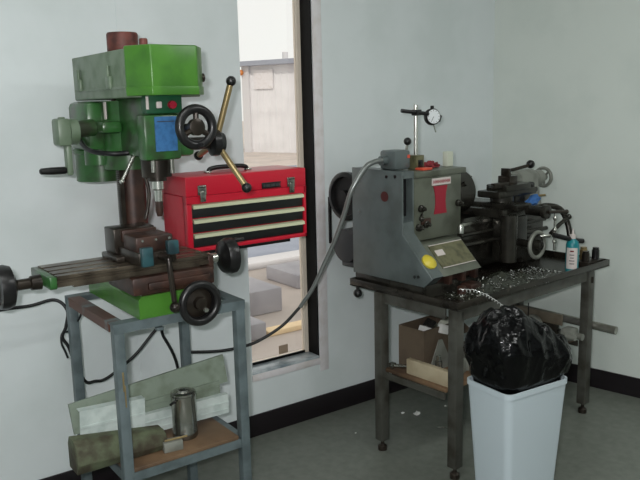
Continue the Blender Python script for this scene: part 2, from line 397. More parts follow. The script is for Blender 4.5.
# y feed wheel
mb('green').cyl((1.04, 2.215, .925), (1.04, 2.16, .925), .032, .028).build('collar', None, ml)
b = mb('black').torus((1.04, 2.125, .925), (0, -1, 0), .062, .0135, 44, 12)
b.lathe([(0, .022), (.012, .06), (.018, .06), (.02, .02)], (1.04, 2.16, .925), (0, -1, 0), 36)
b.use(M['oily_iron']).lathe([(0, .05), (.004, .048), (.012, .022), (.03, .02), (.032, .012)], (1.04, 2.142, .925), (0, -1, 0), 30)
hw = P('handwheel', b)
mb('steel').lathe([(0, .006), (.012, .006), (.014, .009), (.02, .007)], (1.05, 2.118, .905), (0, -1, 0), 12).build('handle', None, hw)
# column
P('column', mb('rust_iron').cyl((.985, 2.5, BZ), (.985, 2.5, 1.785), .048, None, 36))
b = mb('rust_cap').lathe([(0, .05), (.004, .052), (.06, .052), (.066, .049)], (.988, 2.5, 1.735), (0, 0, 1), 36); P('column_cap', b)
b = mb('oily_iron').box((.925, 2.452, .99), (.94, 2.476, 1.40))
for k in range(58): b.box((.921, 2.455, .993 + k * .007), (.926, 2.473, .9965 + k * .007))
P('rack', b)
# head casting
b = mb('dark_green')
b.cyl((.985, 2.5, 1.345), (.985, 2.5, 1.575), .088, None, 40)
b.box((.932, 2.2, 1.395), (1.045, 2.47, 1.585), bevel=.012)
b.box((.908, 2.172, 1.388), (1.03, 2.235, 1.53), bevel=.01)
b.box((1.0, 2.19, 1.395), (1.085, 2.26, 1.44), bevel=.014)
P('head', b)
b = mb('dark_green').box((.845, 2.5, 1.41), (.93, 2.7, 1.575), bevel=.02); b.cyl((.9, 2.56, 1.36), (.9, 2.56, 1.57), .05); b.box((.86, 2.4, 1.47), (.93, 2.56, 1.51), bevel=.012); P('gear_housing', b)
b = mb('dark_green').lathe([(0, .07), (.004, .09), (.1, .09), (.105, .096), (.115, .096), (.12, .09), (.27, .09)], (.95, 2.69, 1.29), (0, 0, 1), 40); P('motor', b)
mb('panel_green').box((.914, 2.162, 1.532), (1.034, 2.2, 1.588), bevel=.003).build('switch_panel', None, ml)
sp = ml.children[-1]
mb('white_label').box((.946, 2.154, 1.548), (.964, 2.163, 1.568), bevel=.003).build('button', None, sp)
mb('red_plate').cyl((.998, 2.163, 1.5575), (.998, 2.15, 1.5575), .013, .012, 20).build('button', None, sp)
mb('white_label').box((.9145, 2.159, 1.545), (.922, 2.163, 1.583)).build('glint_strip', None, sp)  # white strip painted for the upright specular highlight at the panel edge
b = mb('blue_plate').box((.942, 2.168, 1.416), (1.014, 2.173, 1.522))
b.use(M['dark_grey'])
b.box((.95, 2.1672, 1.506), (1.006, 2.1682, 1.5085))
P('instruction_plate', b)
b = mb('white_label').box((.893, 2.452, 1.515), (.897, 2.468, 1.572)); P('glint_mark', b)  # white sliver painted in place of a vertical specular highlight
# belt cover
poly = [(.862, 2.67), (.862, 2.186), (.905, 2.1), (1.045, 2.1), (1.092, 2.186), (1.092, 2.67)]
b = mb('green').prism([(.867, 2.19), (.867, 2.186), (.912, 2.1), (1.062, 2.1), (1.116, 2.175), (1.116, 2.19)], 'z', 1.588, 1.733, bevel=.004); P('belt_cover', b)
b = mb('greyed_green').prism([(.868, 2.19), (.868, 2.675), (.9, 2.7), (1.05, 2.7), (1.114, 2.675), (1.114, 2.19)], 'z', 1.581, 1.726, bevel=.004); P('belt_guard', b)  # side greyed in its colour for light striking at a glancing angle
b = mb('green').prism([(.865, 2.19), (.865, 2.185), (.911, 2.098), (1.063, 2.098), (1.118, 2.174), (1.118, 2.19)], 'z', 1.586, 1.612, bevel=.002); P('cover_lip', b)
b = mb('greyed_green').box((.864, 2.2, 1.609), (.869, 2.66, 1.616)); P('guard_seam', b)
for y in (2.32, 2.6):
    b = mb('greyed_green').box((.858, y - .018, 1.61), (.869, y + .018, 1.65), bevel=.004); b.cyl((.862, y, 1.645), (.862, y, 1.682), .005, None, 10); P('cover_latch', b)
mb('rust_cap').lathe([(0, .013), (.02, .013), (.024, .011)], (.935, 2.2, 1.733), (0, 0, 1), 16).build('cover_knob', None, ml)
mb('oily_iron').cyl((1.114, 2.19, 1.64), (1.126, 2.19, 1.64), .014).build('cover_knob', None, ml)
# fine feed wheel
c = (1.047, 2.1, 1.488)
mb('oily_iron').cyl((1.03, 2.235, 1.48), c, .014).build('feed_shaft', None, ml)
handwheel('handwheel', c, (0, -1, 0), .07, .0145, .026, 'black', 3, .0, .5, True, None, 'oily_iron')
# capstan
b = mb('oily_iron').cyl((1.06, 2.22, 1.433), (1.14, 2.2, 1.433), .02); b.use(M['black']).lathe([(0, .03), (.008, .044), (.03, .044), (.036, .036), (.05, .03)], (1.14, 2.2, 1.433), (1, -.1, 0), 30); hub = P('capstan_hub', b)
for e in ((1.205, 2.152, 1.628), (1.205, 2.08, 1.289), (1.2, 2.40, 1.379)):
    p = V((1.165, 2.2, 1.433)); q = V(e); n = (q - p).normalized()
    o = mb('brassy').tube([p + n * .03, q - n * .012], .0102, 12, 1).build('spoke', None, hub)
    mb('black').sphere(q, .0165).build('knob', None, o)
# clamp lever in front of the column
b = mb('steel').tube([(.969, 2.38, 1.425), (.906, 2.38, 1.312)], .0055, 10, 1); b.sphere((.906, 2.38, 1.312), .009); b.box((.957, 2.37, 1.413), (.985, 2.415, 1.44), bevel=.004); P('clamp_lever', b)
# quill, tool, rods
b = mb('oily_iron').cyl((.975, 2.25, 1.40), (.975, 2.25, 1.332), .05, .048, 32); b.cyl((.975, 2.25, 1.335), (.975, 2.25, 1.318), .03); P('quill', b)
b = mb('steel').lathe([(0, .02), (.03, .02), (.034, .014), (.07, .0125)], (.975, 2.25, 1.322), (0, 0, -1), 20); P('tool_holder', b)
b = mb('rust_iron').lathe([(0, .0125), (.035, .0125), (.05, .008)], (.975, 2.25, 1.253), (0, 0, -1), 16); P('cutter', b)
P('depth_rod', mb('oily_iron').tube([(.96, 2.33, 1.36), (.968, 2.31, 1.28), (.955, 2.3, 1.22), (.945, 2.3, 1.19)], .006, 10))
P('stop_screw', mb('stainless').cyl((1.0, 2.19, 1.40), (1.0, 2.19, 1.345), .008)); P('stop_screw', mb('stainless').cyl((.942, 2.2, 1.40), (.942, 2.2, 1.35), .007))
P('head_cable', mb('cord').tube([(.84, 2.62, 1.48), (.835, 2.5, 1.42), (.875, 2.4, 1.405), (.93, 2.38, 1.405), (.96, 2.36, 1.41)], .008, 10))
# elevating crank on the left
b = mb('dark_green').cyl((.86, 2.48, 1.49), (.77, 2.48, 1.482), .028); P('crank_shaft', b)
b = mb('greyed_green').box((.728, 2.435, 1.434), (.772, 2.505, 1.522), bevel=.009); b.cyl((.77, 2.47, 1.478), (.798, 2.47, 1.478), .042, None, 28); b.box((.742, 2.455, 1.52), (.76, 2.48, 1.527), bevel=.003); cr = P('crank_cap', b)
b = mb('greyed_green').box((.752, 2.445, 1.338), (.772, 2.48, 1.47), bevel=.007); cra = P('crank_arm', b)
mb('black').lathe([(0, .008), (.01, .012), (.05, .0125), (.085, .01), (.09, .005)], (.756, 2.462, 1.355), (-1, 0, .02), 18).build('crank_handle', None, cra)

# ================================================================== VISE
vs = thing('machine_vise', 'rusty machine vise with teal jaw blocks clamped on the mill table', 'vise', (.93, 2.3, TZ))
b = mb('oily_iron').box((.835, 2.29, TZ), (1.0, 2.43, TZ + .018), bevel=.004); b.box((.862, 2.17, TZ + .002), (.99, 2.43, TZ + .045), bevel=.006)
b.build('vise_body', None, vs)
b = mb('oily_iron').box((.85, 2.34, TZ + .018), (.992, 2.43, TZ + .102), bevel=.005); b.use(M['rust_iron']).box((.872, 2.32, TZ + .06), (.99, 2.345, TZ + .098), bevel=.003); b.build('fixed_jaw', None, vs)
b = mb('rust_iron').box((.864, 2.19, TZ + .042), (.99, 2.3, TZ + .092), bevel=.006); b.build('sliding_jaw', None, vs)
b = mb('jaw_teal').box((.868, 2.155, TZ + .002), (.905, 2.178, TZ + .062), bevel=.003); b.build('end_block', None, vs)
mb('jaw_teal').box((.955, 2.155, TZ + .03), (.993, 2.178, TZ + .075), bevel=.003).build('end_block', None, vs)
b = mb('jaw_teal').box((.862, 2.33, TZ + .018), (.872, 2.38, TZ + .04), bevel=.003); b.build('side_lug', None, vs)
for x in (.885, .93, .975): mb('steel').cyl((x, 2.191, TZ + .08), (x, 2.186, TZ + .08), .004, None, 10).build('screw', None, vs)
b = mb('oily_iron').cyl((.938, 2.17, TZ + .028), (.938, 2.115, TZ + .028), .014); b.tube([(.938, 2.12, TZ + .03), (.938, 2.113, TZ - .01), (.944, 2.108, .95)], .0085, 12); b.sphere((.945, 2.108, .932), .017); b.build('crank_handle', None, vs)

# ================================================================== SHELF + TOOLBOX
sh = thing('wall_shelf', 'thin black wall shelf under the red toolbox', 'shelf', (1.42, 2.7, .98))
mb('black').box((1.19, 2.525, .995), (1.66, WY, 1.012), bevel=.002).build('shelf_plate', None, sh)
mb('black').prism([(2.6, .995), (WY, .995), (WY, .80), (WY - .02, .80)], 'x', 1.235, 1.25).build('bracket', None, sh)
mb('black').prism([(2.6, .995), (WY, .995), (WY, .80), (WY - .02, .80)], 'x', 1.30, 1.315).build('bracket', None, sh)
TBX0, TBX1, TBY0, TBY1, TBZ0, TBZ1 = 1.19, 1.727, 2.5, 2.71, 1.012, 1.295
tb = thing('toolbox', 'red portable toolbox with three black drawers and pale pulls on the shelf', 'toolbox', ((TBX0 + TBX1) / 2, (TBY0 + TBY1) / 2, TBZ0))
b = mb('toolbox_red')
b.box((TBX0, TBY0 + .02, TBZ0), (TBX1, TBY1, 1.222), bevel=.004)
b.box((TBX0, TBY0, TBZ0), (TBX0 + .022, TBY0 + .03, 1.2), bevel=.003); b.box((TBX1 - .012, TBY0, TBZ0), (TBX1, TBY0 + .03, 1.222), bevel=.003)
b.box((TBX0, TBY0, TBZ0), (TBX1, TBY0 + .03, 1.028), bevel=.003); b.box((TBX0, TBY0, 1.194), (TBX1, TBY0 + .03, 1.222))
b.build('toolbox_body', None, tb)
mb('toolbox_red').box((TBX0, TBY0, 1.2225), (TBX1, TBY1, TBZ1), bevel=.003).build('lid', None, tb)
for z0 in (1.027, 1.0825, 1.138):
    d = mb('toolbox_dark').box((TBX0 + .024, TBY0 + .006, z0 + .002), (TBX1 - .014, TBY0 + .03, z0 + .052), bevel=.002).build('drawer', None, tb)
    mb('pull').prism([(TBY0 + .007, z0 + .054), (TBY0 - .006, z0 + .05), (TBY0 - .008, z0 + .038), (TBY0 - .004, z0 + .038), (TBY0 + .007, z0 + .044)], 'x', TBX0 + .025, TBX1 - .015).build('drawer_pull', None, d)
for x in (1.255, 1.652):
    b = mb('stainless').box((x - .018, TBY0 - .006, 1.225), (x + .018, TBY0 - .0005, 1.262), bevel=.002)
    b.box((x - .012, TBY0 - .012, 1.2), (x + .012, TBY0 - .004, 1.24), bevel=.003); b.cyl((x - .014, TBY0 - .007, 1.258), (x + .014, TBY0 - .007, 1.258), .005, None, 12); b.build('latch', None, tb)
bd = mb('black').box((1.515, TBY0 - .005, 1.226), (1.605, TBY0 - .001, 1.25), bevel=.002).build('nameplate', None, tb)
b = mb('dark_grey')
for k, (a, c) in enumerate(((1.521, 1.53), (1.534, 1.552), (1.556, 1.574), (1.578, 1.588), (1.591, 1.6))): b.box((a, TBY0 - .0062, 1.233), (c, TBY0 - .0048, 1.243))
b.use(M['red_plate']).box((1.598, TBY0 - .0064, 1.231), (1.603, TBY0 - .0048, 1.245)); b.build('emblem', None, bd)
b = mb('black').tube([(1.34, 2.6, TBZ1), (1.345, 2.6, TBZ1 + .014), (1.38, 2.6, TBZ1 + .02), (1.47, 2.6, TBZ1 + .02), (1.505, 2.6, TBZ1 + .014), (1.51, 2.6, TBZ1)], .009, 10); b.build('carry_handle', None, tb)
for x in (1.335, 1.515): mb('steel').box((x - .012, 2.588, TBZ1 - .001), (x + .012, 2.612, TBZ1 + .008), bevel=.002).build('handle_mount', None, tb)

# ================================================================== THINGS ON THE MILL STAND SHELF
R4 = lambda ax, d: Matrix.Rotation(math.radians(d), 4, ax)
b = mb('plate_green').box((.69, 2.435, .482), (1.285, 2.447, .59), rot=R4('Y', -4.5) @ R4('X', -6)); tag(b.build('metal_plate'), 'long grey-green metal plate propped up at the back of the stand shelf', 'plate')
def channel(x0, x1, y, z, h, d, ang, name, label, m):
    b = mb(m); F = Matrix.Translation(((x0 + x1) / 2, y, z)) @ R4('Y', ang)
    L = (x1 - x0) / 2
    b.box((-L, -.003, -h / 2), (L, 0, h / 2)); b.box((-L, 0, h / 2 - .003), (L, d, h / 2)); b.box((-L, 0, -h / 2), (L, d, -h / 2 + .003))
    b.box((-L, -.006, h * .06), (L, -.003, h * .12)); b.box((-L, -.006, -h * .3), (L, -.003, -h * .24))
    b.bm.transform(F)
    return tag(b.build(name), label, 'channel')
channel(.70, .93, 2.385, .482, .14, .03, 3, 'sheet_metal_channel', 'white folded sheet-metal channel at the left end of the stand shelf', 'white_panel')
channel(.86, 1.27, 2.40, .437, .075, .02, 1, 'sheet_metal_channel', 'white narrow sheet-metal channel behind the steel canister', 'white_panel')
channel(.87, 1.25, 2.427, .492, .05, .005, -1, 'sheet_metal_channel', 'pale thin channel lying between the green plate and lower white channel', 'plate_green')
b = mb('mottled').prism([(2.29, .382), (2.275, .42), (2.285, .48), (2.31, .497), (2.355, .497), (2.37, .47), (2.37, .382)], 'x', .652, .965, bevel=.004)
for v in b.bm.verts: v.co.z = LZ + .001 + (v.co.z - .382) * (1 - .42 * (v.co.x - .652) / .313)
tag(b.build('mottled_beam'), 'mottled green-brown short beam with chamfered end overhanging the shelf left side', 'beam')
cn = thing('steel_canister', 'shiny stainless steel canister standing on the brown stand shelf', 'canister', (1.062, 2.345, LZ))
b = mb('stainless').lathe([(0, .043), (.004, .0455), (.025, .0455), (.028, .0435), (.15, .044), (.153, .0455), (.16, .0455)], (1.062, 2.345, LZ), (0, 0, 1), 36); b.build('canister_body', None, cn)
b = mb('stainless').lathe([(0, .0445), (.008, .0445), (.012, .034), (.01, .024), (.018, .022), (.02, .012)], (1.062, 2.345, LZ + .161), (0, 0, 1), 36); b.build('canister_lid', None, cn)
b = mb('black').cyl((1.02, 2.32, LZ + .15), (.995, 2.305, LZ + .15), .005, None, 10); b.build('spout', None, cn)
b = mb('casting_grey').box((.945, 2.255, LZ), (1.012, 2.295, LZ + .035), bevel=.002, rot=('Z', -8)); tag(b.build('metal_block'), 'small grey metal block on the stand shelf before the canister', 'block')
b = mb('brassy').tube([(.95, 2.272, LZ + .04), (1.03, 2.262, LZ + .04)], .004, 10, 1); tag(b.build('metal_pin'), 'thin pale metal pin lying across the small grey block', 'pin')

# ================================================================== CABLES
b = mb('cord').tube([(-.06, 2.87, .006), (-.04, 2.86, .25), (.05, 2.82, .66), (.30, 2.76, .85), (.565, 2.75, .855), (.668, 2.75, .852), (.755, 2.745, .86), (.79, 2.72, .82), (.78, 2.72, .757), (.765, 2.725, .72), (.783, 2.72, .68), (.80, 2.72, .62),
                     (.84, 2.74, .525), (.88, 2.745, .513), (.933, 2.75, .514), (1.049, 2.75, .58), (1.153, 2.75, .672), (1.175, 2.75, .63), (1.205, 2.74, .56), (1.222, 2.74, .499), (1.225, 2.73, .42)], .0062, 10)
tag(b.build('power_cord'), 'black power cord looping along the wall behind the mill stand', 'cord')
b = mb('cord').tube([(.83, 2.66, .835), (.815, 2.66, .80), (.80, 2.725, .74), (.765, 2.72, .735), (.758, 2.715, .70), (.768, 2.712, .665), (.775, 2.712, .64)], .004, 10)
tag(b.build('loose_cord'), 'black cord end hanging down the rear left leg of the mill stand', 'cord')
cond = [(2.11, 2.43, 1.312), (2.074, 2.42, 1.308), (2.02, 2.42, 1.302), (1.975, 2.42, 1.28), (1.919, 2.44, 1.192), (1.898, 2.47, 1.085), (1.87, 2.5, .977), (1.837, 2.53, .881), (1.792, 2.56, .769)]
tail = [(1.748, 2.6, .683), (1.677, 2.63, .609), (1.586, 2.66, .557), (1.512, 2.68, .536), (1.402, 2.7, .533), (1.274, 2.72, .551), (1.24, 2.73, .56)]
cd = thing('electric_conduit', 'grey flexible conduit drooping from the lathe box to the mill stand', 'conduit', (1.9, 2.5, .98))
b = mb('conduit').tube(cond + tail[:1], .0125, 12, 8, .0085); b.build('flexible_sleeve', None, cd)
b = mb('cord').tube(tail, .0066, 10); b.build('cable_end', None, cd)

# ================================================================== LATHE BENCH (own frame)
LF = Matrix.Translation((2.112, 2.027, 0)) @ Matrix.Rotation(math.radians(4.5), 4, 'Z')
def L(x, y, z): return LF @ V((x, y, z))
A45 = math.radians(4.5)
def Lthing(name, label, cat, x, y, z, group=None): return thing(name, label, cat, L(x, y, z), A45, group)
def Ltag(b, name, label, cat, group=None, kind=None):
    b.bm.transform(LF); o = b.build(name); tag(o, label, cat, group)
    if kind: o['kind'] = kind
    return o
bn = Lthing('lathe_bench', 'brown-grey steel bench with wooden lower shelf and oily tray under the lathe', 'bench', .5, .25, 0)
for (x, y) in ((.004, 0), (-.03, .39), (.985, -.005), (.985, .39)):
    lg = mb('bench').box((x - .024, y - .022, .05), (x + .024, y + .022, .737), bevel=.003).build('leg', None, bn, LF)
    b = mb('oily_iron').cyl((x, y, .02), (x, y, .05), .008, None, 12); b.lathe([(0, .021), (.02, .021), (.028, .012)], (x, y, 0), (0, 0, 1), 16); b.build('levelling_foot', None, lg, LF)
b = mb('bench').box((.01, -.022, .683), (.944, -.014, .735)); b.build('front_rail', None, bn, LF)
b = mb('bench').box((-.038, .022, .69), (-.03, .368, .735)); b.build('end_rail', None, bn, LF)
b = mb('bench').box((.985, .017, .69), (.99, .368, .735)); b.build('end_rail', None, bn, LF)
b = mb('bench').box((.01, .404, .683), (.944, .412, .735)); b.build('back_rail', None, bn, LF)
b = mb('tray')
b.box((-.045, -.048, .737), (1.105, .575, .742)); b.box((-.045, -.048, .742), (1.105, -.04, .77), bevel=.002); b.box((-.045, -.04, .742), (-.037, .575, .77), bevel=.002); b.box((1.097, -.04, .742), (1.105, .575, .77), bevel=.002); b.box((-.037, .567, .742), (1.097, .575, .77), bevel=.002)
b.build('drip_tray', None, bn, LF)
b = mb('black').sphere((-.048, .52, .71), .02); b.cyl((-.048, .52, .72), (-.048, .52, .738), .008); b.build('hook_knob', None, bn, LF)
BS = .392
mb('bench').box((-.038, .022, BS - .045), (-.03, .368, BS - .016)).build('shelf_rail', None, bn, LF); mb('bench').box((.95, .017, BS - .045), (.958, .368, BS - .016)).build('shelf_rail', None, bn, LF)
mb('board').box((-.029, .022, BS - .016), (.949, .368, BS), bevel=.002).build('shelf_board', None, bn, LF)
b = mb('oily_iron').cyl((.985, -.028, .70), (.985, -.028, .67), .008, None, 10); b.build('bolt', None, bn, LF)

# ================================================================== LATHE
la = Lthing('metal_lathe', 'grey metalworking lathe with red plate, chuck and long bed on the bench', 'lathe', .5, .4, .742)
def Q(name, b, parent=None): return b.build(name, None, parent or la, LF)
AY, AZ = .40, 1.13
# feet and pedestal
b = mb('lathe_dark').box((-.02, .15, .742), (.34, .565, .80), bevel=.005); Q('bed_foot', b); Q('bed_foot', mb('lathe_dark').box((.85, .28, .742), (1.02, .52, .86), bevel=.01))
# end gear cover
side = [(.575, .795), (.575, 1.27), (.272, 1.264), (.27, 1.0), (.225, .955), (.105, .835), (.15, .795)]
b = mb('lathe_grey').prism(side, 'x', -.022, -.012, bevel=.002)
b.prism([(.572, .8), (.572, 1.268), (.31, 1.262), (.31, 1.06), (.275, 1.05), (.27, 1.0), (.225, .955), (.108, .838), (.152, .8)], 'x', -.012, .052)
b.box((-.012, .272, 1.235), (.052, .315, 1.263)); b.box((.044, .273, 1.05), (.052, .312, 1.24))
gc = Q('gear_cover', b)
b = mb('black').prism([(.312 , 1.07), (.309, 1.07), (.309, 1.23), (.312, 1.23)], 'x', -.011, .043); Q('recess_panel', b, gc)
mb('hole').cyl((-.024, .372, 1.155), (-.0205, .372, 1.155), .022, None, 24).build('inspection_hole', None, gc, LF)
for y, z in ((.36, 1.24), (.31, 1.243), (.18, .835), (.20, .832)): mb('black').cyl((-.0245, y, z), (-.0205, y, z), .007, None, 10).build('screw', None, gc, LF)
mb('steel').cyl((-.025, .525, 1.075), (-.021, .525, 1.075), .005, None, 10).build('screw', None, gc, LF)
# headstock
b = mb('lathe_green_grey').box((.053, .27, .96), (.36, .56, 1.235), bevel=.006); b.box((.053, .262, 1.232), (.385, .565, 1.257), bevel=.004); b.box((.053, .29, .80), (.36, .55, .97))
hs = Q('headstock', b)
b = mb('red_plate')
b.prism([(.172, 1.188), (.262, 1.188), (.252, 1.155), (.249, 1.12), (.252, 1.09), (.258, 1.066), (.176, 1.066), (.182, 1.09), (.185, 1.12), (.182, 1.155)], 'y', .2665, .27); Q('red_plate', b, hs)
nb = mb('white_label').box((.162, .2655, 1.192), (.282, .27, 1.222)).build('name_label', None, hs, LF)
b = mb('red_plate')
for a, c in ((.168, .18), (.184, .196), (.2, .212), (.216, .228), (.232, .244), (.248, .26), (.264, .276)):
    b.box((a, .2645, 1.2), (a + .003, .2656, 1.214)); b.box((c - .003, .2645, 1.2), (c, .2656, 1.214)); b.box((a, .2645, 1.2055), (c, .2656, 1.2085))
b.build('lettering', None, nb, LF)
for x, z in ((.09, 1.10), (.335, 1.1), (.075, 1.02), (.12, 1.03)):
    b = mb('lathe_dark').lathe([(0, .016), (.012, .016), (.016, .01), (.03, .008), (.032, .004)], (x, .27, z), (0, -1, 0), 16); Q('knob', b, hs)
b = mb('rust_iron').box((.09, .262, 1.03), (.15, .27, 1.055), bevel=.003); Q('small_plate', b, hs)
b = mb('steel').lathe([(0, .014), (.03, .014), (.04, .01)], (.335, .25, .965), (0, 0, 1), 16); Q('oil_cup', b, hs)
b = mb('lathe_dark').cyl((.115, .285, 1.085), (.075, .25, 1.06), .006, None, 10); b.sphere((.075, .25, 1.06), .012); Q('shift_lever', b, hs)
# quick change box with sloping face
b = mb('lathe_green_grey').prism([(.30, .955), (.225, .955), (.105, .835), (.30, .835)], 'x', .053, .30, bevel=.003)
b.use(M['rust_iron']).box((.06, .15, .80), (.30, .3, .84)); b.box((.10, .12, .79), (.125, .16, .85), bevel=.003); b.box((.19, .12, .79), (.215, .16, .85), bevel=.003); b.box((.275, .12, .79), (.298, .16, .85), bevel=.003)
gb = Q('feed_gearbox', b)
sf = lambda t, n: (.225 - .12 * t - n * .7071, .955 - .12 * t + n * .7071)   # along / off the slope
b = mb('brass_plate')
a0, a1, a2, a3 = sf(.08, 0), sf(.78, 0), sf(.78, .004), sf(.08, .004)
b.prism([a0, a1, a2, a3], 'x', .075, .29); pl = Q('index_plate', b, gb)
b = mb('white_label')
for t in (.08, .76):
    b.prism([sf(t, .004), sf(t + .02, .004), sf(t + .02, .005), sf(t, .005)], 'x', .075, .29)
b.prism([sf(.25, .004), sf(.42, .004), sf(.42, .005), sf(.25, .005)], 'x', .09, .14)
b.build('plate_lines', None, pl, LF)
y, z = sf(.52, 0); b = mb('yellow').lathe([(0, .034), (.008, .034), (.012, .026), (.018, .015), (.019, .004)], (.022, y, z), (0, -.7071, .7071), 28); Q('dial_knob', b, gb)
b = mb('rust_iron').lathe([(0, .02), (.03, .02), (.034, .014)], (.16, .1, .745), (0, 0, 1), 16); b.box((.2, .08, .745), (.27, .14, .78), bevel=.006); Q('gear_lever', b, gb)
# belt wheel and motor at the back
b = mb('black').lathe([(0, .095), (.006, .112), (.03, .112), (.036, .104), (.036, .09), (.02, .085), (.02, .03), (.0, .028)], (.035, .655, AZ), (-1, 0, 0), 44); Q('belt_wheel', b)
b = mb('black').cyl((.08, .655, AZ), (-.01, .655, AZ), .028); b.cyl((.05, .57, AZ), (.05, .65, AZ), .03); Q('wheel_axle', b)
b = mb('dark_grey').lathe([(0, .05), (.008, .078), (.16, .078), (.168, .05)], (.0, .665, .90), (1, 0, 0), 32); b.box((.02, .56, .80), (.14, .70, .825), bevel=.004); b.box((.03, .57, .82), (.13, .62, .88)); b.box((.004, .60, .96), (.1, .63, .985)); Q('motor', b)
b = mb('black').box((.0, .757, .9), (.012, .767, 1.12)); b.box((.0, .56, .92), (.012, .58, 1.1)); Q('drive_belt', b)
# switch box on top of the cover
b = mb('lathe_grey').box((.015, .345, 1.264), (.112, .44, 1.347), bevel=.012); sb = Q('switch_box', b)
b = mb('orange').box((.09, .3432, 1.312), (.105, .3452, 1.326)); Q('box_label', b, sb)
b = mb('lathe_grey').cyl((-.015, .40, 1.305), (.014, .40, 1.305), .02); Q('conduit_fitting', b, sb)
# ball lever on top
b = mb('steel').tube([(.11, .40, 1.252), (.115, .385, 1.31), (.118, .372, 1.365)], .006, 10); b.use(M['black']).sphere((.118, .37, 1.381), .017); Q('ball_lever', b)
# chuck
b = mb('lathe_dark').lathe([(0, .05), (.03, .05), (.03, .096), (.034, .1), (.135, .1), (.142, .092), (.142, .03), (.138, .02)], (.368, AY, AZ), (1, 0, 0), 48); ck = Q('chuck', b)
for k in range(3):
    a = .5 + k * 2 * PI / 3
    b = mb('steel').box((-.0, -.012, .025), (.03, .012, .085), bevel=.002); b.bm.transform(Matrix.Translation((.508, AY, AZ)) @ Matrix.Rotation(a, 4, 'X')); Q('chuck_jaw', b, ck)
b = mb('lathe_dark').cyl((.43, AY - .085, AZ + .04), (.43, AY - .103, AZ + .05), .012, None, 12); Q('key_socket', b, ck)
# bed
b = mb('lathe_dark')
b.box((.36, .30, .80), (1.06, .33, .985), bevel=.003); b.box((.36, .47, .80), (1.06, .5, .985), bevel=.003)
b.prism([(.29, .975), (.335, .975), (.335, 1.0), (.3125, 1.012), (.29, 1.0)], 'x', .36, 1.06); b.prism([(.465, .975), (.51, .975), (.51, 1.0), (.4875, 1.012), (.465, 1.0)], 'x', .36, 1.06)
for x in (.42, .6, .8, 1.0): b.box((x, .33, .82), (x + .03, .47, .96))
b.box((.36, .33, .76), (1.06, .47, .82), bevel=.004)
bed = Q('bed', b)
b = mb('lathe_dark').cyl((.36, .262, .90), (1.03, .262, .90), .011, None, 14); b.cyl((.36, .27, .945), (1.03, .27, .945), .008, None, 12); Q('lead_screw', b)
b = mb('stainless').box((.36, .284, .985), (.62, .29, .998)); Q('gear_rack', b)
# carriage
b = mb('lathe_dark').box((.60, .215, 1.0), (.82, .52, 1.04), bevel=.006); b.box((.655, .18, 1.035), (.775, .54, 1.062), bevel=.005); Q('carriage_saddle', b)
b = mb('lathe_dark').prism([(.215, .79), (.215, 1.0), (.28, 1.0), (.28, .79)], 'x', .60, .80, bevel=.012); ap = Q('apron', b)
b = mb('lathe_dark').cyl((.615, .195, .80), (.615, .195, 1.02), .04, None, 28); Q('apron_boss', b, ap)
c = (.745, .125, .87)
mb('lathe_dark').cyl((.745, .22, .87), c, .018).build('wheel_shaft', None, ap, LF)
b = mb('casting_grey').torus(c, (0, -1, 0), .06, .0095, 44, 12); b.use(M['lathe_dark']).lathe([(0, .058), (.006, .056), (.008, .026), (.03, .022), (.034, .012)], (.745, .132, .87), (0, -1, 0), 32)
hw = Q('handwheel', b, ap)
b = mb('steel').lathe([(0, .005), (.01, .008), (.045, .0085), (.05, .005)], (.757, .118, .912), (.75, -.66, .0), 14); b.build('handle', None, hw, LF)
# cross slide screw crank
b = mb('lathe_dark').cyl((.755, .19, 1.03), (.755, .10, 1.03), .024); b.lathe([(0, .033), (.02, .033), (.024, .02)], (.755, .1, 1.03), (0, -1, 0), 24); xs = Q('cross_slide_screw', b)
b = mb('steel').cyl((.795, .065, .845), (.795, .065, 1.022), .0055, None, 12)
for z in (.875, .93, .985): b.lathe([(0, .005), (.008, .01), (.016, .01), (.024, .005)], (.795, .065, z), (0, 0, 1), 14)
b.use(M['oily_iron']).tube([(.745, .07, 1.03), (.80, .06, 1.028), (.86, .05, 1.022)], .008, 10); b.sphere((.865, .05, 1.022), .011)
Q('crank_handle', b, xs)
b = mb('black').tube([(.76, .05, .925), (.85, .0, .895), (.9, -.02, .885)], .012, 10); b.use(M['lathe_dark']).tube([(.80, .09, .92), (.86, .08, .96), (.91, .07, .985)], .01, 10); b.sphere((.915, .068, .99), .014); Q('feed_lever', b, ap)
# compound and tool post
b = mb('lathe_dark').cyl((.745, .33, 1.06), (.745, .33, 1.09), .058, None, 32); b.box((.64, .27, 1.085), (.95, .40, 1.118), bevel=.006); b.box((.69, .262, 1.114), (.89, .385, 1.145), bevel=.006); b.box((.80, .29, 1.03), (.93, .41, 1.09), bevel=.01); cp = Q('compound_slide', b)
b = mb('lathe_dark').lathe([(0, .018), (.03, .018), (.034, .024), (.05, .024)], (.93, .33, 1.108), (1, -.1, 0), 20); b.use(M['black']).cyl((.96, .31, 1.1), (.96, .28, 1.105), .012); Q('compound_handle', b, cp)
b = mb('oily_iron').box((.735, .28, 1.142), (.80, .35, 1.185), bevel=.004); b.cyl((.765, .315, 1.185), (.765, .315, 1.215), .016); b.box((.742, .292, 1.185), (.756, .338, 1.222), bevel=.003); tp = Q('tool_post', b)
b = mb('oily_iron').box((.62, .283, 1.135), (.79, .305, 1.16), bevel=.003); b.use(M['black']).box((.585, .288, 1.142), (.625, .30, 1.152)); Q('tool_bit', b, tp)
b = mb('oily_iron').tube([(.755, .315, 1.21), (.81, .31, 1.212), (.90, .29, 1.226)], .0085, 10); b.use(M['black']).sphere((.915, .288, 1.231), .021); Q('lever', b, tp)
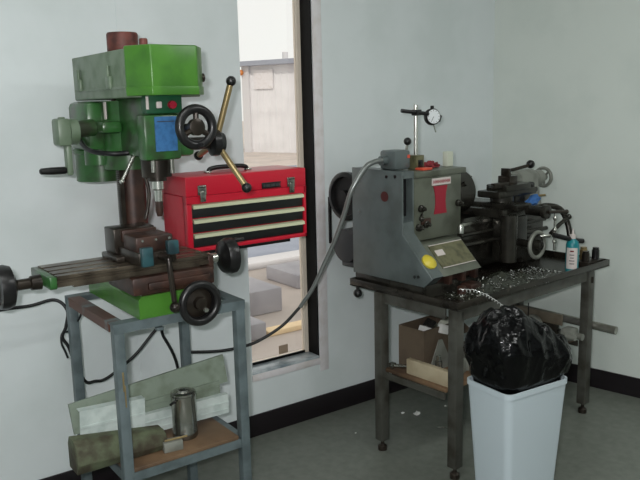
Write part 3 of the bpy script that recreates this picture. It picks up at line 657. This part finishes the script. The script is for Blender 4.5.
# tailstock
b = mb('casting_grey').prism([(.33, 1.01), (.345, 1.06), (.36, 1.17), (.385, 1.19), (.415, 1.19), (.44, 1.17), (.455, 1.06), (.47, 1.01)], 'x', .95, 1.09, bevel=.006)
b.cyl((.90, AY, AZ + .01), (1.165, AY, AZ + .01), .04, None, 28); b.lathe([(0, .042), (.02, .042), (.026, .036)], (1.11, AY, AZ + .01), (1, 0, 0), 28); ts = Q('tailstock', b)
b = mb('steel').cyl((.86, AY, AZ + .01), (.905, AY, AZ + .01), .018); b.lathe([(0, .017), (.03, .002)], (.86, AY, AZ + .01), (-1, 0, 0), 16); Q('tailstock_centre', b, ts)
b = mb('casting_grey').torus((1.2, AY, AZ + .008), (1, 0, 0), .048, .009, 40, 12); b.lathe([(-.04, .016), (-.01, .018), (.016, .018), (.02, .01)], (1.2, AY, AZ + .008), (1, 0, 0), 18)
for k in range(3):
    a = k * 2 * PI / 3 + .3; b.tube([(1.2, AY, AZ + .008), (1.2, AY + .045 * math.cos(a), AZ + .008 + .045 * math.sin(a))], .006, 8, 1)
Q('handwheel', b, ts)
b = mb('black').lathe([(0, .014), (.02, .014), (.024, .01)], (.965, .325, 1.125), (0, -1, 0), 18); Q('lock_knob', b, ts)
b = mb('brassy').tube([(1.0, .335, 1.06), (1.07, .30, 1.062)], .006, 10, 1); Q('clamp_lever', b, ts)

# ================================================================== THINGS ON THE LATHE
di = Lthing('dial_indicator', 'white dial indicator on a chrome post with magnetic base on the headstock', 'gauge', .165, .365, 1.257)
b = mb('brass_plate').box((.14, .338, 1.258), (.19, .392, 1.32), bevel=.003); b.use(M['black']).box((.15, .3365, 1.268), (.18, .339, 1.3), bevel=.002); b.cyl((.165, .338, 1.285), (.165, .330, 1.285), .009, None, 14); b.build('magnetic_base', None, di, LF)
b = mb('steel').cyl((.165, .365, 1.318), (.165, .365, 1.535), .0095, None, 18); b.build('post', None, di, LF)
b = mb('black').tube([(.095, .385, 1.512), (.165, .352, 1.502), (.215, .338, 1.495)], .0085, 10, 1); b.box((.15, .345, 1.49), (.182, .378, 1.515), bevel=.003); b.build('clamp_arm', None, di, LF)
nd = (-.35, -.93, .1)
b = mb('black').lathe([(-.012, .03), (-.01, .036), (.008, .036), (.012, .033), (.013, .032)], (.243, .34, 1.482), nd, 32); b.box((.235, .335, 1.515), (.25, .345, 1.53), bevel=.002); b.box((.27, .325, 1.46), (.288, .34, 1.49), bevel=.003, rot=('Y', 25)); dg = b.build('gauge_body', None, di, LF)
n = V(nd).normalized(); c = V((.243, .34, 1.482)) + n * .0125
b = mb('dial_face').cyl(c, c + n * .002, .0305, None, 32); df = b.build('gauge_face', None, dg, LF)
d_, u_, w_ = basis(n); b = mb('dark_grey')
for k in range(12):
    e = u_ * math.cos(k * PI / 6) + w_ * math.sin(k * PI / 6); b.tube([c + n * .0022 + e * .023, c + n * .0022 + e * .028], .0009, 6, 1)
b.tube([c + n * .0025, c + n * .0025 + (u_ * .5 + w_ * .8) * .022], .001, 6, 1); b.build('gauge_marks', None, df, LF)
b = mb('steel').tube([(.25, .338, 1.448), (.262, .335, 1.415)], .003, 8, 1); b.build('plunger', None, dg, LF)
Ltag(mb('orange').box((.13, .29, 1.258), (.19, .337, 1.268), bevel=.002), 'orange_plate', 'flat orange-red plate lying before the dial indicator base', 'plate')
b = mb('red_cloth')
g = bmesh.ops.create_icosphere(b.bm, subdivisions=4, radius=1)
for v in g['verts']:
    p = v.co.copy(); k = .75 + .5 * noise.noise(p * 2.2); v.co = V((p.x * .062 * k, p.y * .04 * k, max(p.z, -.2) * .026 * k))
b.bm.transform(Matrix.Translation((.262, .37, 1.264)))
Ltag(b, 'rag', 'dark red crumpled rag lying on top of the lathe headstock', 'rag')
b = mb('black_dull').lathe([(0, .034), (.018, .034), (.021, .03), (.021, .01)], (.28, .48, 1.258), (0, 0, 1), 28); Ltag(b, 'tin_lid', 'low dark round tin behind the red rag on the headstock', 'tin')
b = mb('ribbed').box((.337, .33, 1.258), (.375, .36, 1.325), bevel=.002)
for k in range(5): b.box((.339 + k * .0072, .328, 1.262), (.3425 + k * .0072, .331, 1.322))
for k in range(3): b.box((.337, .3285, 1.275 + k * .018), (.375, .3295, 1.278 + k * .018))
Ltag(b, 'ribbed_block', 'pale ribbed upright block at the right end of the headstock top', 'block')
b = mb('blue_cloth')
g = bmesh.ops.create_icosphere(b.bm, subdivisions=3, radius=1)
for v in g['verts']:
    p = v.co.copy(); k = .8 + .4 * noise.noise(p * 2); v.co = V((p.x * .06 * k, p.y * .035 * k, p.z * .026 * k))
b.bm.transform(Matrix.Translation((.885, .25, 1.055)) @ R4('Y', -25))
Ltag(b, 'cloth', 'small blue cloth tucked beside the lathe compound slide', 'cloth')
# spray bottle on the tray
sbt = Lthing('spray_bottle', 'teal plastic bottle with white label and nozzle on the tray edge', 'bottle', .845, .0, .742)
b = mb('teal').lathe([(0, .026), (.004, .03), (.13, .03), (.145, .026), (.155, .015), (.16, .0135)], (.845, .0, .743), (0, 0, 1), 28); b.build('bottle_body', None, sbt, LF)
b = MB().use(M['white_label']) ; d, u, w = basis((0, 0, 1))
def arc(b, r_, a0, a1, z0, z1, n=10):
    q = [[b.bm.verts.new(V((.845 + r_ * math.cos(t), r_ * math.sin(t), z))) for t in [math.radians(a0 + (a1 - a0) * k / n) for k in range(n + 1)]] for z in (z0, z1)]
    fs = [b.bm.faces.new((q[0][k], q[0][k + 1], q[1][k + 1], q[1][k])) for k in range(n)]; b._fin(fs)
arc(b, .0305, -205, -100, .762, .862)
b.use(M['dark_grey'])
for k, (a0, a1) in enumerate(((-170, -130), (-175, -128), (-165, -135), (-172, -132))): arc(b, .0308, a0, a1, .785 + k * .014, .789 + k * .014, 4)
b.use(M['red_cloth']); arc(b, .0308, -168, -136, .843, .85, 4)
b.build('bottle_label', None, sbt, LF, recalc=False)
b = mb('white_label').lathe([(0, .014), (.018, .014), (.02, .006), (.045, .003)], (.845, .0, .903), (0, 0, 1), 16); b.build('nozzle', None, sbt, LF)
b = mb('lathe_dark').tube([(.80, .19, 1.03), (.87, .16, 1.04), (.925, .12, 1.02), (.945, .09, .95), (.94, .07, .86), (.93, .07, .75)], .014, 12); Ltag(b, 'coolant_hose', 'dark bent hose rising behind the teal bottle', 'hose')
tr = Lthing('tool_holder_rack', 'dark block with three upright pegs on the right end of the tray', 'tool rack', 1.01, .02, .742)
mb('oily_iron').box((.94, -.03, .743), (1.085, .07, .775), bevel=.004).build('rack_base', None, tr, LF)
for x, y, h, m_ in ((.965, .0, .05, 'oily_iron'), (1.005, .035, .06, 'brassy'), (1.055, .0, .055, 'black')):
    b = mb(m_).lathe([(0, .018), (h - .012, .018), (h - .01, .015), (h, .015)], (x, y, .775), (0, 0, 1), 18); b.build('peg', None, tr, LF)
# swarf on the tray: uncountable chips
b = mb('chip')
for k in range(1500):
    x = random.uniform(.1, .86); y = random.uniform(-.045, .2)
    if random.random() < .45: x = random.gauss(.42, .14); y = random.gauss(.05, .05)
    x = min(max(x, .06), .8); y = min(max(y, -.045), .21)
    h = .045 * math.exp(-((x - .42) / .2) ** 2) * math.exp(-((y - .08) / .1) ** 2)
    z = .744 + random.uniform(0, 1) * h
    a = random.uniform(0, 2 * PI); s_ = random.uniform(.003, .008); e = V((math.cos(a), math.sin(a), random.uniform(-.5, .7))); f_ = V((-math.sin(a), math.cos(a), random.uniform(-.5, .5)))
    p = V((x, y, z)); v = [b.bm.verts.new(p + e * s_ + f_ * s_ * .3), b.bm.verts.new(p - e * s_ + f_ * s_ * .3 + V((0, 0, .002))), b.bm.verts.new(p - e * s_ - f_ * s_ * .3), b.bm.verts.new(p + e * s_ - f_ * s_ * .3 + V((0, 0, .003)))]
    for q in v: q.co.z = max(q.co.z, .7425)
    f = b.bm.faces.new(v); f.material_index = 1 if k % 3 == 0 else 0
b.use(M['glint_chip']); b.use(M['green_tray'])
g = bmesh.ops.create_grid(b.bm, x_segments=24, y_segments=12, size=.5)
for v in g['verts']:
    x = .44 + v.co.x * .7; y = .08 + v.co.y * .26
    v.co = V((x, y, .7425 + max(0, .05 * math.exp(-((x - .42) / .19) ** 2) * math.exp(-((y - .08) / .09) ** 2) * (1 + .6 * noise.noise(V((x * 30, y * 30, 0)))) - .003)))
b._fin({f for v in g['verts'] for f in v.link_faces})
Ltag(b, 'swarf', 'heap of bright steel chips and coolant sludge in the lathe tray', 'metal chips', kind='stuff')
# curl of swarf hanging over the edge
b = mb('glint_chip'); pts = []
spine = [V((-.01, -.03, .815)), V((.05, -.05, .805)), V((.11, -.062, .778)), V((.17, -.068, .742)), V((.24, -.072, .695))]
N = 150
for k in range(N + 1):
    t = k / N * (len(spine) - 1); i = min(int(t), len(spine) - 2); p = spine[i].lerp(spine[i + 1], t - i); a = k * .62
    pts.append(p + V((.0, math.cos(a), math.sin(a))) * .0052)
b.tube(pts, .0012, 6, 1); Ltag(b, 'swarf_curl', 'long silvery coil of swarf hanging over the tray edge above the bin', 'metal curl')

# ================================================================== UNDER THE BENCH
bxo = Lthing('cardboard_box', 'open brown cardboard box of scrap on the bench lower shelf', 'box', .12, .24, BS)
b = mb('card')
def wallbox(b, x0, x1, y0, y1, z0, z1, t=.004):
    b.box((x0, y0, z0), (x1, y1, z0 + t)); b.box((x0, y0, z0 + t), (x0 + t, y1, z1)); b.box((x1 - t, y0, z0 + t), (x1, y1, z1)); b.box((x0 + t, y0, z0 + t), (x1 - t, y0 + t, z1)); b.box((x0 + t, y1 - t, z0 + t), (x1 - t, y1, z1))
wallbox(b, .05, .30, .215, .362, BS, BS + .185); b.build('box_shell', None, bxo, LF)
b = mb('card').box((.24, .145, BS + .165), (.296, .213, BS + .169), rot=('X', 30)); b.build('box_flap', None, bxo, LF)
for k, (x, y, z, m_, lab) in enumerate(((.13, .27, .545, 'white_bit', 'white angular scrap sticking out at the left of the box'), (.19, .3, .55, 'stainless', 'shiny bent metal scrap at the back of the box'), (.25, .27, .545, 'ribbed', 'pale square scrap at the right side of the box'))):
    b = mb(m_).box((x - .03, y - .025, z - .022), (x + .03, y + .025, z + .022), bevel=.003, rot=R4('Y', 25 + 30 * k) @ R4('Z', 20 * k)); Ltag(b, 'scrap_piece', lab, 'scrap', 'scrap in the cardboard box')
b = mb('wood').box((-.01, .03, BS), (.016, .26, BS + .066), bevel=.002); Ltag(b, 'wood_block', 'pale wooden board on edge along the left end of the bench shelf', 'block')
b = mb('stainless').tube([(-.005, .345, BS + .012), (.035, .27, BS + .016), (.045, .20, BS + .02)], .009, 12, 1); b.box((-.017, .335, BS), (.007, .36, BS + .025), bevel=.003); Ltag(b, 'wrench', 'grey wrench lying on the bench shelf left of the wooden block', 'wrench')
b = mb('steel').lathe([(0, .016), (.03, .016), (.034, .01), (.055, .01)], (.09, .165, BS + .025), (0, 0, 1), 14); b.cyl((.09, .165, BS), (.09, .165, BS + .026), .02, None, 16); Ltag(b, 'tap_fitting', 'small bright metal fitting standing before the cardboard box', 'fitting')
b = mb('casting_grey').prism([(.06, BS), (.19, BS), (.19, BS + .05), (.145, BS + .135), (.125, BS + .135)], 'y', .192, .197); Ltag(b, 'metal_sheet', 'grey angular metal sheet leaning on the front of the cardboard box', 'sheet')
b = mb('white_bit').box((.15, .198, BS + .15), (.20, .225, BS + .19), bevel=.003, rot=R4('Y', 20)); Ltag(b, 'scrap_piece', 'white folded scrap hooked over the front edge of the box', 'scrap', 'scrap in the cardboard box')
for x, y, a, lab in ((.16, .1, 20, 'grey bent metal piece behind the wooden block'), (.22, .13, 70, 'grey metal piece close to the front bench leg')):
    b = mb('casting_grey').box((x - .04, y - .015, BS), (x + .04, y + .015, BS + .05), bevel=.004, rot=('Z', a)); b.box((x - .01, y - .02, BS + .05), (x + .015, y + .02, BS + .07), bevel=.004); Ltag(b, 'metal_piece', lab, 'metal part', 'metal parts on the bench shelf')
# lathe accessory with long bar at the right end
ac = Lthing('steady_rest', 'lathe attachment of flat steel bars and clamps on the shelf right end', 'attachment', .9, .2, BS)
b = mb('lathe_dark').box((.84, .03, BS), (.94, .36, BS + .03), bevel=.004); b.box((.86, .08, BS + .03), (.89, .34, BS + .07), bevel=.004); b.build('attachment_base', None, ac, LF)
b = mb('casting_grey').lathe([(0, .05), (.02, .05), (.024, .04)], (.84, .19, BS + .055), (-1, 0, 0), 28); b.build('round_disc', None, ac, LF)
b = mb('flat_bar').box((.86, .05, BS + .07), (.87, .42, BS + .125), bevel=.003); b.build('flat_bar', None, ac, LF)
b = mb('casting_grey').box((.86, .0, BS + .0), (.93, .06, BS + .06), bevel=.01); b.cyl((.85, .02, BS + .03), (.85, -.03, BS + .03), .014); b.cyl((.9, .0, BS + .025), (.9, -.04, BS + .025), .016); b.build('clamp_block', None, ac, LF)
b = mb('steel').cyl((.9, .05, BS + .078), (.985, -.03, BS + .078), .012, None, 18); b.cyl((.985, -.03, BS + .078), (1.03, -.14, BS + .07), .016, None, 20)
b2 = mb('bar_steel').cyl((1.0, .40, BS + .07), (1.036, -.135, BS + .05), .02, None, 24); b.bm.free()
Ltag(b2, 'steel_bar', 'round steel bar poking out past the right bench leg', 'bar')
b = mb('black').cyl((.80, .2, BS), (.80, .2, BS + .17), .003, None, 8); b.cyl((.80, .2, BS), (.80, .2, BS + .006), .012, None, 12); Ltag(b, 'thin_rod', 'thin dark rod standing upright behind the black bin liner', 'rod')

# ================================================================== BIN AND LINER
BC = V((2.077, 1.685, 0)); BR = math.radians(-4)
BF = Matrix.Translation(BC) @ Matrix.Rotation(BR, 4, 'Z')
def rrect(hx, hy, r, n=6):
    out = []
    for cx, cy, a0 in ((hx - r, hy - r, 0), (-hx + r, hy - r, 90), (-hx + r, -hy + r, 180), (hx - r, -hy + r, 270)):
        for k in range(n + 1):
            a = math.radians(a0 + 90 * k / n); out.append((cx + r * math.cos(a), cy + r * math.sin(a)))
    return out
bin_ = thing('waste_bin', 'tall white plastic waste bin in front of the lathe bench', 'bin', BC, BR)
def loft(b, secs, cap0=True, cap1=False):
    rings = [[b.bm.verts.new(V((x, y, z))) for x, y in s] for s, z in secs]; n = len(rings[0]); fs = []
    for A, B in zip(rings, rings[1:]):
        for k in range(n): fs.append(b.bm.faces.new((A[k], A[(k + 1) % n], B[(k + 1) % n], B[k])))
    if cap0: fs.append(b.bm.faces.new(list(reversed(rings[0]))))
    if cap1: fs.append(b.bm.faces.new(rings[-1]))
    b._fin(fs)
RZ = .55
b = mb('can_white')
loft(b, [(rrect(.118, .082, .025), 0), (rrect(.118, .082, .025), .006), (rrect(.153, .108, .028), RZ - .02), (rrect(.157, .112, .03), RZ - .018), (rrect(.157, .112, .03), RZ), (rrect(.15, .105, .027), RZ), (rrect(.148, .103, .026), RZ - .03), (rrect(.115, .079, .022), .02)], True, True)
b.build('bin_body', None, bin_, BF)
# liner
b = mb('bag'); n = 190
lev = [(.47, .92), (.53, .96), (.556, .985), (.572, 1.05), (.60, 1.09), (.635, 1.15), (.67, 1.18), (.70, 1.18), (.73, 1.14), (.76, 1.06), (.785, .95), (.806, .8), (.822, .62), (.834, .42), (.842, .22), (.845, .07)]
dense = []
for (za, sa_), (zb, sb_) in zip(lev, lev[1:]):
    for k in range(4): dense.append((za + (zb - za) * k / 4, sa_ + (sb_ - sa_) * k / 4))
dense.append(lev[-1]); rings = []
for li, (z, s_) in enumerate(dense):
    ring = []
    for k in range(n):
        a = 2 * PI * k / n; ca, sa = math.cos(a), math.sin(a)
        e = 6.0 if z < .63 else 6.0 - 3.0 * min(1, (z - .63) / .15)
        rr = 1.0 / (abs(ca / .149) ** e + abs(sa / .104) ** e) ** (1 / e)
        x, y = ca * rr * s_, sa * rr * s_; zz_ = z
        if x > 0 and z > .58: x *= 1.16
        if z > .56:
            am = min(1, (z - .556) / .06); g = min(1, max(0, (x + .15) / .31))
            zz_ = .556 + (z - .556) * (1 - .5 * g ** 1.3)
            q = V((x * 10 + 3, y * 10, zz_ * 7))
            ridge = 1 - abs(noise.noise(q)) * 3.0
            fold = math.sin(a * 9 + 3 * noise.noise(V((ca * 1.5, sa * 1.5, zz_ * 5))) + zz_ * 16)
            cr_ = 1 - abs(noise.noise(V((x * 24 + 9, y * 24, zz_ * 17)))) * 3.2; cr2 = 1 - abs(noise.noise(V((x * 55, y * 55 + 4, zz_ * 40)))) * 3.2
            k_ = 1 + am * (.022 * cr_ + .008 * cr2 + .05 * ridge - .03 + .022 * fold * min(1, s_)); x *= k_; y *= k_
            zz_ += am * (.022 * (1 - abs(noise.noise(V((x * 13, y * 13, 7)))) * 3) + .02 * noise.noise(V((x * 25, y * 25, 1))))
        ring.append(b.bm.verts.new(V((x, y, zz_))))
    rings.append(ring)
for A, B in zip(rings, rings[1:]):
    for k in range(n): b.bm.faces.new((A[k], A[(k + 1) % n], B[(k + 1) % n], B[k]))
b.bm.faces.new(rings[-1])
b.bm.transform(BF)
lin_ = b.build('bin_liner', angle=180); tag(lin_, 'crumpled black bin liner bulging out of the white bin', 'bag')

# ================================================================== BITS ON THE FLOOR
bits = [((2.393, 2.653), .014, 'white scrap of paper under the bench near its left legs'), ((2.44, 2.60), .026, 'larger white crumpled scrap on the floor under the bench shelf'), ((2.06, 2.62), .008, 'tiny white scrap on the floor close to the window wall'), ((2.62, 2.58), .01, 'white scrap farthest right under the bench')]
for (x, y), s_, lab in bits:
    b = mb('white_bit'); g = bmesh.ops.create_icosphere(b.bm, subdivisions=2, radius=1)
    for v in g['verts']:
        p = v.co.copy(); k = .7 + .6 * noise.noise(p * 2 + V((x * 9, y, 0))); v.co = V((p.x * s_ * k, p.y * s_ * k * .7, max(0, p.z * s_ * .6 * k)))
    b.bm.transform(Matrix.Translation((x, y, 0))); tag(b.build('paper_scrap'), lab, 'scrap', 'white scraps on the floor')
b = mb('chip').tube([(2.40, 2.42, .002), (2.43, 2.40, .002), (2.44, 2.35, .002), (2.45, 2.31, .002)], .002, 6); tag(b.build('swarf_strand'), 'thin curved metal strand on the floor by the front bench leg', 'metal strand')

# ================================================================== LIGHT
wd = bpy.data.worlds.new('World'); bpy.context.scene.world = wd; wd.use_nodes = True
nt = wd.node_tree; bg = nt.nodes['Background']
tc = nt.nodes.new('ShaderNodeTexCoord'); nz = nt.nodes.new('ShaderNodeTexNoise'); nz.inputs['Scale'].default_value = 3.5; nz.inputs['Detail'].default_value = 5
rp = nt.nodes.new('ShaderNodeValToRGB'); rp.color_ramp.elements[0].color = (1, .95, .86, 1); rp.color_ramp.elements[1].color = (.95, .98, 1, 1)
nt.links.new(tc.outputs['Generated'], nz.inputs['Vector']); nt.links.new(nz.outputs['Fac'], rp.inputs['Fac']); nt.links.new(rp.outputs['Color'], bg.inputs['Color'])
bg.inputs['Strength'].default_value = 1.2
def light(name, typ, loc, rot, energy, col, **k):
    l = bpy.data.lights.new(name, typ); l.energy = energy; l.color = col
    for a, v in k.items(): setattr(l, a, v)
    o = bpy.data.objects.new(name, l); C.objects.link(o); o.location = loc; o.rotation_euler = rot
    return o
light('sun', 'SUN', (0, -5, 10), (math.radians(52), 0, math.radians(-25)), 1.9, (1, .95, .88), angle=.01)
for i, (x, y, e) in enumerate(((.3, 1.2, 12), (.1, -.9, 17), (2.4, .4, 23), (-1.0, .4, 12))):
    light('ceiling_light', 'AREA', (x, y, 2.72), (0, 0, 0), e, (.97, 1.0, .975), shape='RECTANGLE', size=1.2, size_y=.3)

# the photographer's flash, held just above and left of the lens
light('camera_flash', 'AREA', (-.06, .03, 1.61), (math.radians(80), 0, math.radians(-35)), 34, (1, .99, 1.0), shape='RECTANGLE', size=.06, size_y=.03)

# ================================================================== CAMERA
cam = bpy.data.cameras.new('camera'); co = bpy.data.objects.new('camera', cam); C.objects.link(co)
cam.sensor_fit = 'HORIZONTAL'; cam.sensor_width = 36; cam.lens = 745 / 640 * 36; cam.clip_end = 300; cam.clip_start = .05
p_, r_, y_ = (math.radians(a) for a in (10.37, -1.362, 35.63))
fw = V((math.sin(y_) * math.cos(p_), math.cos(y_) * math.cos(p_), -math.sin(p_))); rt = V((math.cos(y_), -math.sin(y_), 0)); up = rt.cross(fw)
rt2 = rt * math.cos(r_) + up * math.sin(r_); up2 = up * math.cos(r_) - rt * math.sin(r_)
co.matrix_world = Matrix(((rt2.x, up2.x, -fw.x, 0), (rt2.y, up2.y, -fw.y, 0), (rt2.z, up2.z, -fw.z, 1.55), (0, 0, 0, 1)))
sc = bpy.context.scene; sc.camera = co
sc.view_settings.view_transform = 'Standard'; sc.view_settings.look = 'None'; sc.view_settings.gamma = 1; sc.view_settings.use_curve_mapping = False
sc.view_settings.exposure = -0.16
